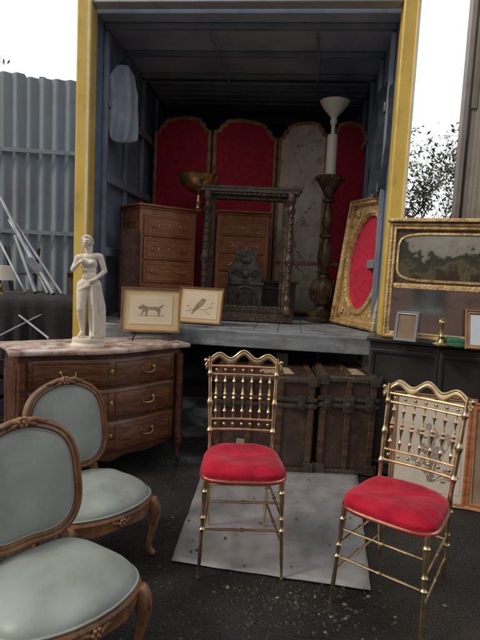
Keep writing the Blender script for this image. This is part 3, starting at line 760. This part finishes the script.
# ---------------------------------------------------------------- hanging cloths
def cloth(name,outline,loc,rz,material,depth=.05,seed=1):
    e=E(name,loc,rz)
    rows=40;cols=30;vs=[];fs=[]
    zs=[p[1] for p in outline]; zt,zb=max(zs),min(zs)
    for j in range(rows+1):
        z=zt-(zt-zb)*(j+.01)/(rows+.02); X=[]
        n=len(outline)
        for i in range(n):
            x1,z1=outline[i];x2,z2=outline[(i+1)%n]
            if (z1>z)!=(z2>z): X.append((x2-x1)*(z-z1)/(z2-z1)+x1)
        if not X: X=[0,0]
        a,b=min(X),max(X)
        for i in range(cols*2):
            an=2*pi*i/(cols*2); x=(a+b)/2+(b-a)/2*cos(an)
            amp=.35+.65*j/rows
            f=depth*amp*(.9*sin(x*48+seed+sin(z*5)*1.5)+.6*mnoise.noise(Vector((x*12,z*5,seed))))
            y=-depth*.45*sin(an)+f*.6
            vs.append((x+.01*mnoise.noise(Vector((z*9,seed,an))),y,z+(.02*sin(x*40) if j==rows else 0)))
    m=cols*2
    for j in range(rows):
        for i in range(m): k=(i+1)%m; fs.append((j*m+i,j*m+k,(j+1)*m+k,(j+1)*m+i))
    fs.append(tuple(range(m)));fs.append(tuple(rows*m+i for i in range(m)))
    G().add(vs,fs).obj('cloth',material,e,ang=80)
    g=G(); g.tube([(0,.07,zt+.05),(0,.02,zt+.03),(0,-.02,zt),(0,-.01,zt-.03)],.006,8); g.obj('hook',M_iron,e)
    return e
cloth('hanging_work_jacket',[(-.04,0),(.04,0),(.10,-.05),(.15,-.12),(.17,-.35),(.17,-.62),(.13,-.64),(.12,-.82),(-.12,-.82),(-.13,-.64),(-.17,-.62),(-.17,-.35),(-.15,-.12),(-.10,-.05)],(1.05,4.02,2.88),D(-66),M_coat,.05,2)
cloth('hanging_dust_sheet',[(-.05,0),(.05,0),(.10,-.05),(.13,-.2),(.14,-.45),(.13,-.58),(0,-.62),(-.11,-.60),(-.13,-.4),(-.12,-.1)],(-1.06,4.30,3.02),D(30),M_blanket,.06,4)

# ---------------------------------------------------------------- framed pictures
M_cream2=mat('aged_print_paper',(.62,.57,.47),(.49,.44,.36),scale=5,rough=.6)
M_stem=mat('stem_ink',(.16,.16,.11),(.23,.21,.15),scale=30,rough=.8)
M_bloom=mat('bloom_wash',(.38,.28,.24),(.28,.23,.23),scale=30,rough=.8)
M_fr_lt=mat('light_frame_wood',(.38,.22,.11),(.26,.14,.07),scale=8,rough=.45,stretch=(2,2,2))
def picture(name,loc,rz,w,h,fw,lean,fmat,mount,art,fd=.02):
    e=E(name,loc,rz); e.rotation_euler=(D(-lean),0,rz)
    g=G(); g.sweep(rect(w-2*fw,h-2*fw,0,h/2),[(0,-fd*.4),(fw*.2,-fd*.8),(fw*.5,-fd*.7),(fw*.8,-fd*1.1),(fw,-fd*.6),(fw,0),(0,0)]); g.obj('frame',fmat,e,ang=20)
    G().box((0,-.003,h/2),(w-2*fw,.004,h-2*fw)).obj('mount',mount,e)
    if art=='dog':
        G().box((0,-.0065,h/2),((w-2*fw)*.78,.003,(h-2*fw)*.72)).obj('paper',M_paper,e)
        g=G(); k=w*.30
        P=[(-1,.15),(-.95,.35),(-.75,.5),(-.6,.62),(-.5,.45),(-.2,.35),(.3,.38),(.6,.35),(.95,.65),(1.0,.62),(.7,.2),(.72,-.1),(.62,-.5),(.70,-.66),(.58,-.66),(.5,-.2),(.35,-.02),(-.2,.04),(-.33,-.5),(-.25,-.66),(-.4,-.64),(-.45,0),(-.62,-.3),(-.78,-.6),(-.66,-.1),(-.62,.12),(-.8,.08)]
        g.prism([(x*k*.72,h/2+z*k*.5) for x,z in P],-.0095,-.0085); g.obj('hound_drawing',M_fade,e,smooth=False)
        g=G()
        for t in range(9): x=-.09+.022*t; g.tube([(x,-.0088,h/2-k*.33),(x+.006,-.0088,h/2-k*.33+.012+.004*(t%3))],.0009,4)
        g.box((0,-.0086,h/2-k*.34),(k*1.4,.001,.002)); g.obj('drawn_grass',M_fade,e)
    elif art=='branch':
        G().box((0,-.0065,h/2),((w-2*fw)*.84,.003,(h-2*fw)*.8)).obj('paper',M_paper,e)
        g=G()
        P=[(-.02,.10),(.03,.16),(.07,.17),(.10,.14),(.14,.13),(.10,.10),(.08,.04),(.03,-.02),(-.06,-.08),(-.16,-.20),(-.19,-.19),(-.13,-.06),(-.08,.03)]
        g.prism([(x*w,h/2+z*h*1.2) for x,z in P],-.0095,-.0085)
        g.tube([(x*w,-.0085,h/2+z*h) for x,z in ((-.3,-.18),(-.1,-.10),(.1,-.12),(.3,-.02))],.0014,5)
        for (a,b,c,d_) in ((.1,-.12,.2,-.22),(-.2,-.14,-.28,-.02),(.2,-.07,.27,.08)):
            g.tube([(a*w,-.0085,h/2+b*h),(c*w,-.0085,h/2+d_*h)],.001,5); g.sphere((c*w,-.0085,h/2+d_*h),(.008,.001,.005),8,6)
        g.obj('bird_drawing',M_fade,e,smooth=False)
    elif art=='flowers':
        G().box((0,-.0065,h/2),((w-2*fw)*.8,.003,(h-2*fw)*.85)).obj('paper',M_cream2,e)
        g=G();g2=G();rr=random.Random(3)
        for k in range(26):
            x=rr.gauss(0,.22)*w*.5; z=h*.52+rr.gauss(0,.22)*h*.5
            g.tube([(rr.uniform(-.02,.02),-.0085,h*.2),(x*.5,-.0085,(h*.2+z)/2),(x,-.0085,z)],.0014,5)
            for q in range(5): g2.sphere((x+.013*cos(q*1.26),-.009,z+.013*sin(q*1.26)),(.010,.0015,.010),7,5)
            g.sphere((x+rr.uniform(-.04,.04),-.0085,z-.03),(.018,.001,.008),7,5)
        g.obj('drawn_stems',M_stem,e); g2.obj('drawn_blooms',M_bloom,e)
    return e
picture('framed_dog_print',(-.665,3.70,.905),D(8),.44,.335,.018,12,M_fr_lt,M_mount,'dog')
picture('framed_bird_print',(-.33,3.97,.955),D(-12),.37,.30,.016,14,M_fr_lt,M_mount,'branch')
e=E('tabletop_easel',(-.665,3.74,.855),D(8))
g=G()
for sx in (-1,1):
    g.tube([(sx*.13,-.10,0),(sx*.11,-.03,.05),(sx*.05,.06,.30)],.007,8); g.tube([(sx*.125,-.045,.04),(sx*.125,-.085,.042),(sx*.125,-.088,.062)],.006,8)
g.tube([(0,.16,0),(0,.07,.29)],.007,8); g.box((0,-.035,.04),(.30,.02,.012)); g.obj('easel_legs',M_black,e)

# ---------------------------------------------------------------- right hand group
e=E('black_storage_cabinet',(1.42,3.52,0),D(-20))
g=G(); g.box((0,0,.48),(.92,.42,.94)); g.obj('carcass',M_black,e,bevel=.01)
g=G(); g.box((0,-.002,.965),(.96,.46,.025)); 
for sx in (-1,1):
    g.sweep(rect(.38,.76,sx*.225,.49),[(0,-.212),(.006,-.222),(.03,-.222),(.036,-.212)]); g.sphere((sx*.05,-.232,.5),.012)
g.obj('top_and_doors',M_black,e,bevel=.004)
e=E('trumeau_mirror',(1.44,3.33,.98),D(-22)); e.rotation_euler=(D(-3),0,D(-22))
g=G(); w,h=.94,.80
g.sweep(rect(w-.10,h-.10,0,h/2),[(0,-.02),(.006,-.034),(.022,-.030),(.03,-.045),(.044,-.04),(.05,-.02),(.05,0),(0,0)])
g.box((0,-.02,.365),(w-.11,.04,.035)); g.box((0,-.03,h+.012),(w+.03,.07,.024)); g.obj('gilt_frame',M_gilt,e,bevel=.004,ang=25)
g=G(); g.box((0,-.006,.565),(w-.10,.012,.385)); g.obj('painted_board',M_wood_dark,e)
g=G(); g.sweep(supel(.395,.15,.35,48,0,.565),[(0,-.014),(.004,-.024),(.016,-.022),(.02,-.012)]); g.obj('cartouche_moulding',M_gilt,e)
g=G(); g.prism(supel(.397,.152,.35,48,0,0),-.0155,-.0135); g.obj('landscape_painting',M_paint,e,loc=(0,0,.565),smooth=False)
g=G(); g.box((0,-.006,.20),(w-.10,.012,.30)); g.obj('mirror_plate',M_mirror,e)
g=G(); g.box((0,.004,h/2),(w-.02,.006,h-.02)); g.obj('backboard',M_canvas,e)
picture('small_silver_frame',(1.10,3.30,.98),D(-30),.15,.20,.02,12,M_steel,M_canvas,None)
picture('small_photo_frame',(1.50,3.06,.98),D(-10),.20,.25,.03,16,M_fr_lt,M_mirror,None)
picture('framed_flower_print',(1.235,3.02,.0),D(-16),.50,.68,.03,10,M_fr_lt,M_cream2,'flowers')
picture('wooden_picture_frame',(1.62,2.88,.0),D(-24),.44,.66,.05,10,M_wood_mid,M_canvas,None)
e=E('brass_candlestick',(1.30,3.20,.98))
G().lathe([(.05,0),(.052,.008),(.02,.02),(.012,.04),(.018,.06),(.01,.08),(.014,.13),(.022,.15),(.012,.16),(.016,.17),(.01,.172)],20).obj('stem',M_copper,e)
e=E('folded_green_cloth',(1.38,3.24,.98),D(-22))
M_green=mat('green_baize',(.05,.17,.10),(.03,.11,.06),rough=.9,scale=20)
g=G(); g.puff(supel(.10,.06,.6,32),.035,skirt=0); g.puff(supel(.09,.05,.6,32),.03,M=Matrix.Translation((.01,0,.025))@Matrix.Rotation(.2,4,'Z')); g.obj('cloth',M_green,e)

# ---------------------------------------------------------------- left clutter
e=E('rough_trestle_table',(-1.95,4.35,0),D(8))
g=G(); g.box((0,0,1.08),(1.2,.55,.035)); g.obj('top',M_wood_dark,e,bevel=.004)
g=G()
for sx in (-1,1):
    for sy in (-1,1): g.tube([(sx*.5,sy*.22,0),(sx*.46,sy*.1,1.06)],.022,8)
    g.box((sx*.47,0,.5),(.03,.3,.04))
g.obj('legs',M_iron,e)
e=E('bundle_of_metal_poles',(0,0,0))
g=G()
for a,b,r in (((-2.55,4.95,2.30),(-1.72,4.45,1.11),.016),((-2.20,4.75,1.75),(-1.66,4.42,1.11),.02),((-2.14,4.75,1.72),(-1.60,4.46,1.11),.013),((-2.12,4.7,1.60),(-1.85,4.5,1.11),.022),((-2.6,4.9,2.0),(-1.9,4.4,1.11),.012)):
    g.tube([a,b],r,10); g.sphere(a,r*1.15,8,6)
g.box((-1.86,4.52,1.33),(.20,.05,.05),ry=D(50)); g.obj('poles',M_steel,e)
e=E('table_lamp',(-2.06,4.26,1.10))
g=G(); g.lathe([(.13,.12),(.09,.24),(.088,.238),(.125,.12)],24); g.obj('shade',M_candle,e)
g=G(); g.lathe([(.06,0),(.055,.015),(.02,.03),(.03,.07),(.012,.11),(.008,.2)],18); g.obj('base',M_copper,e)
e=E('folding_stand',(-1.60,3.95,0))
g=G()
for a,b in (((-.35,-.1,.75),(.05,.1,1.0)),((-.3,.1,1.02),(.12,-.1,.80)),((-.35,-.1,.75),(-.1,.1,0)),((.12,-.1,.80),(-.15,-.1,0)),((-.33,.12,.92),(.1,.1,.92))): g.tube([a,b],.009,8)
g.obj('tubular_frame',M_steel,e)
e=E('black_crate',(-1.75,4.1,0),D(10))
g=G()
for z in (.08,.24,.40,.56): g.box((0,-.25,z),(.8,.02,.12)); g.box((-.4,0,z),(.02,.5,.12)); g.box((.4,0,z),(.02,.5,.12))
for sx in (-1,1): g.box((sx*.38,-.23,.33),(.04,.04,.64))
g.box((0,0,.02),(.8,.5,.02)); g.obj('slats',M_black,e,bevel=.003)
# black dust cover draped over the table front
e=E('black_dust_cover',(-1.74,4.02,1.10),D(8))
g=G();vs=[];fs=[];nx,nz=60,14
for j in range(nz+1):
    for i in range(nx+1):
        x=-.62+1.16*i/nx; t=j/nz
        if t<.25: y=.22-.22*t/.25; z=.004+.006*sin(x*30)
        else:
            k=(t-.25)/.75; y=-.02-.02*k+.028*k*sin(x*38+2*sin(x*9))+.03*k*mnoise.noise(Vector((x*5,k*2,3))); z=.004-k*(.62+.08*mnoise.noise(Vector((x*3,0,9))))
        vs.append((x,y,z))
for j in range(nz):
    for i in range(nx): a=j*(nx+1)+i; fs.append((a,a+1,a+nx+2,a+nx+1))
o=g.add(vs,fs).obj('cloth',mat('black_cloth',(.016,.016,.018),(.03,.03,.033),scale=6,rough=.8,bump=.3),e,recalc=False,ang=80)
md=o.modifiers.new('so','SOLIDIFY'); md.thickness=.004
e=E('old_dark_sideboard',(-2.05,5.1,0),D(6))
g=G(); g.box((0,0,.52),(1.5,.45,.92)); g.box((0,-.01,1.0),(1.58,.5,.035)); 
for k in range(3): g.sweep(rect(.42,.62,-.49+.49*k,.55),[(0,-.228),(.006,-.24),(.02,-.236),(.026,-.228)]); g.sphere((-.35+.49*k,-.245,.55),.014)
for sx in (-1,1): g.box((sx*.7,0,.03),(.08,.4,.06))
g.obj('carcass',M_wood_dark,e,bevel=.004)
e=E('cardboard_box',(-1.55,5.02,1.02),D(14))
g=G(); g.box((0,0,.12),(.36,.28,.24)); g.box((0,-.17,.25),(.35,.11,.004),rx=D(-28)); g.obj('carton',M_card,e,bevel=.003)
e=E('upturned_bentwood_chair',(-2.22,5.08,1.02),D(20))
g=G(); g.tube([(.19*cos(2*pi*k/24),.19*sin(2*pi*k/24),.05) for k in range(24)],.016,8,closed=True)
g.lathe([(.0,.045),(.18,.045),(.18,.06),(0,.06)],24)
for k in range(4):
    a=pi/4+k*pi/2; g.tube([(.15*cos(a),.15*sin(a),.06),(.17*cos(a),.17*sin(a),.25),(.21*cos(a),.21*sin(a),.50)],[.016,.013,.011],8)
g.tube([(.17*cos(2*pi*k/24),.17*sin(2*pi*k/24),.24) for k in range(24)],.009,8,closed=True)
g.obj('seat_and_legs',M_wood_dark,e)
e=E('leaning_planks',(0,0,0))
g=G()
for a,b in (((-1.42,5.6,0),(-1.62,6.15,2.1)),((-1.30,5.65,0),(-1.42,6.2,1.9))):
    A=Vector(a);B=Vector(b);d=(B-A); M=Matrix.Translation((A+B)/2)@d.to_track_quat('Z','Y').to_matrix().to_4x4(); g.box((0,0,0),(.10,.022,d.length),M=M)
g.obj('planks',M_canvas,e,bevel=.002)

# ---------------------------------------------------------------- fences
def corrugated(name,a,b,h,material,wl=.09,amp=.018,rails=(.8,2.6),z0=0):
    a=Vector(a);b=Vector(b);L=(b-a).length; e=E(name,(a.x,a.y,z0),math.atan2(b.y-a.y,b.x-a.x))
    n=int(L/wl*6);vs=[];fs=[]
    sheet=.84
    for i in range(n+1):
        x=L*i/n; off=.006*(int(x/sheet)%2)+.012*mnoise.noise(Vector((x*.8,h,1))); y=amp*sin(2*pi*x/wl)+off
        hh=h+.035*sin(int(x/sheet)*2.3)
        for z in (0,h*.5,h*.5+.001,hh): vs.append((x,y-(.006 if z<=h*.5 else 0),z))
    for i in range(n):
        for j in range(3): q=i*4+j; fs.append((q,q+4,q+5,q+1))
    G().add(vs,fs).obj('sheets',material,e,recalc=False,ang=60)
    g=G()
    for z in rails: g.box((L/2,-amp-.03,z),(L,.03,.05))
    for k in range(int(L/2.2)+1): g.box((k*2.2,amp+.06,h/2),(.07,.07,h))
    g.obj('rails_and_posts',M_fence,e)
    return e
corrugated('corrugated_metal_fence',(-7,6.1),(-.9,6.6),3.68,M_fence,.16,.022,rails=(1.75,2.75))
corrugated('corrugated_metal_wall',(2.60,6.3),(4.4,4.3),6.2,M_fence2,.12,.02,rails=(.9,5.2))
g=G(); g.box((0,0,3.1),(.06,.10,6.3)); g.box((.1,-.03,4.4),(.07,.03,1.9)); e=E('steel_wall_post',(2.57,6.24,0)); g.obj('post',M_fence2,e,bevel=.005)
corrugated('low_yard_fence',(1.4,9.6),(9,9.2),1.9,M_fence2,.16,.022,rails=(.5,1.5))

# ---------------------------------------------------------------- trees
M_bark=mat('bark',(.13,.10,.075),(.07,.055,.045),scale=9,rough=.9,bump=.6,stretch=(3,3,.6))
M_leaf=mat('foliage',(.12,.12,.06),(.08,.09,.04),scale=1.5,rough=.6)
def tree(loc,h,cr,seed,n=4200):
    rr=random.Random(seed); e=E('tree',loc); g=G(); tips=[]
    def grow(p,d,l,r,dep):
        pts=[p];rs=[r];q=Vector(p);dd=Vector(d)
        for i in range(4):
            dd=(dd+Vector((rr.uniform(-.2,.2),rr.uniform(-.2,.2),rr.uniform(-.02,.12)))).normalized(); q=q+dd*l/4; pts.append(q.copy()); rs.append(r*(1-.14*(i+1)))
            if dep<=2: tips.append((q.copy(),dep))
        g.tube(pts,rs,7 if dep>1 else 5)
        if dep>0:
            for k in range(rr.choice((3,4))):
                an=rr.uniform(0,6.28); nd=(dd*.8+Vector((cos(an),sin(an),rr.uniform(-.1,.5)))*.75).normalized()
                grow(pts[rr.choice((2,3,4))],nd,l*rr.uniform(.55,.78),r*.5,dep-1)
    grow(Vector((0,0,0)),Vector((0,0,1)),h*.42,h*.022,4)
    g.obj('trunk_and_limbs',M_bark,e)
    vs=[];fs=[]
    for k in range(n):
        t,dp=rr.choice(tips); p=t+Vector([rr.gauss(0,.16) for _ in range(3)])
        s_=rr.uniform(.02,.045); a=Vector([rr.uniform(-1,1) for _ in range(3)]).normalized(); b=a.cross(Vector([rr.uniform(-1,1) for _ in range(3)])).normalized()
        o=len(vs); vs+=[tuple(p+a*s_*1.6),tuple(p+b*s_*.6),tuple(p-a*s_*1.6),tuple(p-b*s_*.6)]; fs.append((o,o+1,o+2,o+3))
    G().add(vs,fs).obj('foliage',M_leaf,e,smooth=False,recalc=False)
tree((4.0,10.6,0),5.2,1.6,5,5200)
tree((-6.3,9.9,0),5.3,2,9,6000)
M_brick=mat('brick',(.26,.15,.11),(.19,.11,.085),scale=3,rough=.85,bump=.3)
e=E('unseen_brick_warehouse',(2,-17,0),D(4))  # unseen building behind the camera, added for mirror and brass to reflect
g=G(); g.box((0,0,2.6),(34,8,5.2)); g.prism([(-17.3,5.2),(17.3,5.2),(15,7.0),(-15,7.0)],-4.2,4.2); g.obj('walls_and_roof',M_brick,e)
g=G(); g2=G()
for k in range(10):
    g.box((-14+3.1*k,4.02,2.9),(1.3,.08,1.6)); g2.box((-14+3.1*k,4.05,2.02),(1.5,.14,.10)); g2.box((-14+3.1*k,4.05,3.78),(1.5,.12,.14)); g2.box((-14+3.1*k,4.075,2.9),(.06,.03,1.6))
g.obj('windows',M_black,e); g2.obj('sills_and_lintels',M_white,e)

# ---------------------------------------------------------------- light: hazy bright sky with thin cloud + soft warm sun
w=bpy.data.worlds.new('World'); sc.world=w; w.use_nodes=True; N=w.node_tree.nodes; L=w.node_tree.links; bg=N['Background']
sk=N.new('ShaderNodeTexSky'); sk.sky_type='NISHITA'; sk.sun_disc=False
el=D(42); az=D(-114)
sk.sun_elevation=el; sk.sun_rotation=az; sk.dust_density=4; sk.air_density=1.0; sk.ozone_density=1
tc=N.new('ShaderNodeTexCoord'); sp=N.new('ShaderNodeSeparateXYZ'); L.new(tc.outputs['Generated'],sp.inputs[0])
mr=N.new('ShaderNodeMapRange'); mr.inputs['From Min'].default_value=-.6; mr.inputs['From Max'].default_value=.7
L.new(sp.outputs[1],mr.inputs[0])
cr=N.new('ShaderNodeMix'); cr.data_type='RGBA'; L.new(mr.outputs[0],cr.inputs[0]); cr.inputs[6].default_value=(4.0,4.0,4.1,1); cr.inputs[7].default_value=(7.6,7.8,8.0,1)
nz=N.new('ShaderNodeTexNoise'); nz.inputs['Scale'].default_value=2.2; nz.inputs['Detail'].default_value=6; L.new(tc.outputs['Generated'],nz.inputs['Vector'])
mr2=N.new('ShaderNodeMapRange'); mr2.inputs['From Min'].default_value=.3; mr2.inputs['From Max'].default_value=.6; mr2.inputs['To Min'].default_value=.75; mr2.inputs['To Max'].default_value=.97; L.new(nz.outputs[0],mr2.inputs[0])
mx=N.new('ShaderNodeMix'); mx.data_type='RGBA'; L.new(mr2.outputs[0],mx.inputs[0]); L.new(sk.outputs[0],mx.inputs[6]); L.new(cr.outputs[2],mx.inputs[7])
L.new(mx.outputs[2],bg.inputs[0]); bg.inputs[1].default_value=.15
sl=bpy.data.lights.new('sun','SUN'); sl.energy=1.5; sl.angle=D(10); sl.color=(1,.88,.72)
so=bpy.data.objects.new('sun',sl); sc.collection.objects.link(so)
d=Vector((sin(az)*cos(el),cos(az)*cos(el),sin(el)))
so.rotation_euler=d.to_track_quat('Z','Y').to_euler(); so.location=(0,0,10)

# ---------------------------------------------------------------- camera
cd=bpy.data.cameras.new('camera'); co=bpy.data.objects.new('camera',cd); sc.collection.objects.link(co)
cd.sensor_fit='VERTICAL'; cd.sensor_height=24; cd.lens=18.75; cd.clip_end=2000; cd.clip_start=.05
co.matrix_world=Matrix.Translation((0,0,1.4))@Matrix.Rotation(D(90-5.7),4,'X')@Matrix.Rotation(D(2.8),4,'Z')
sc.camera=co
sc.view_settings.view_transform='Standard'; sc.view_settings.look='None'; sc.view_settings.exposure=0
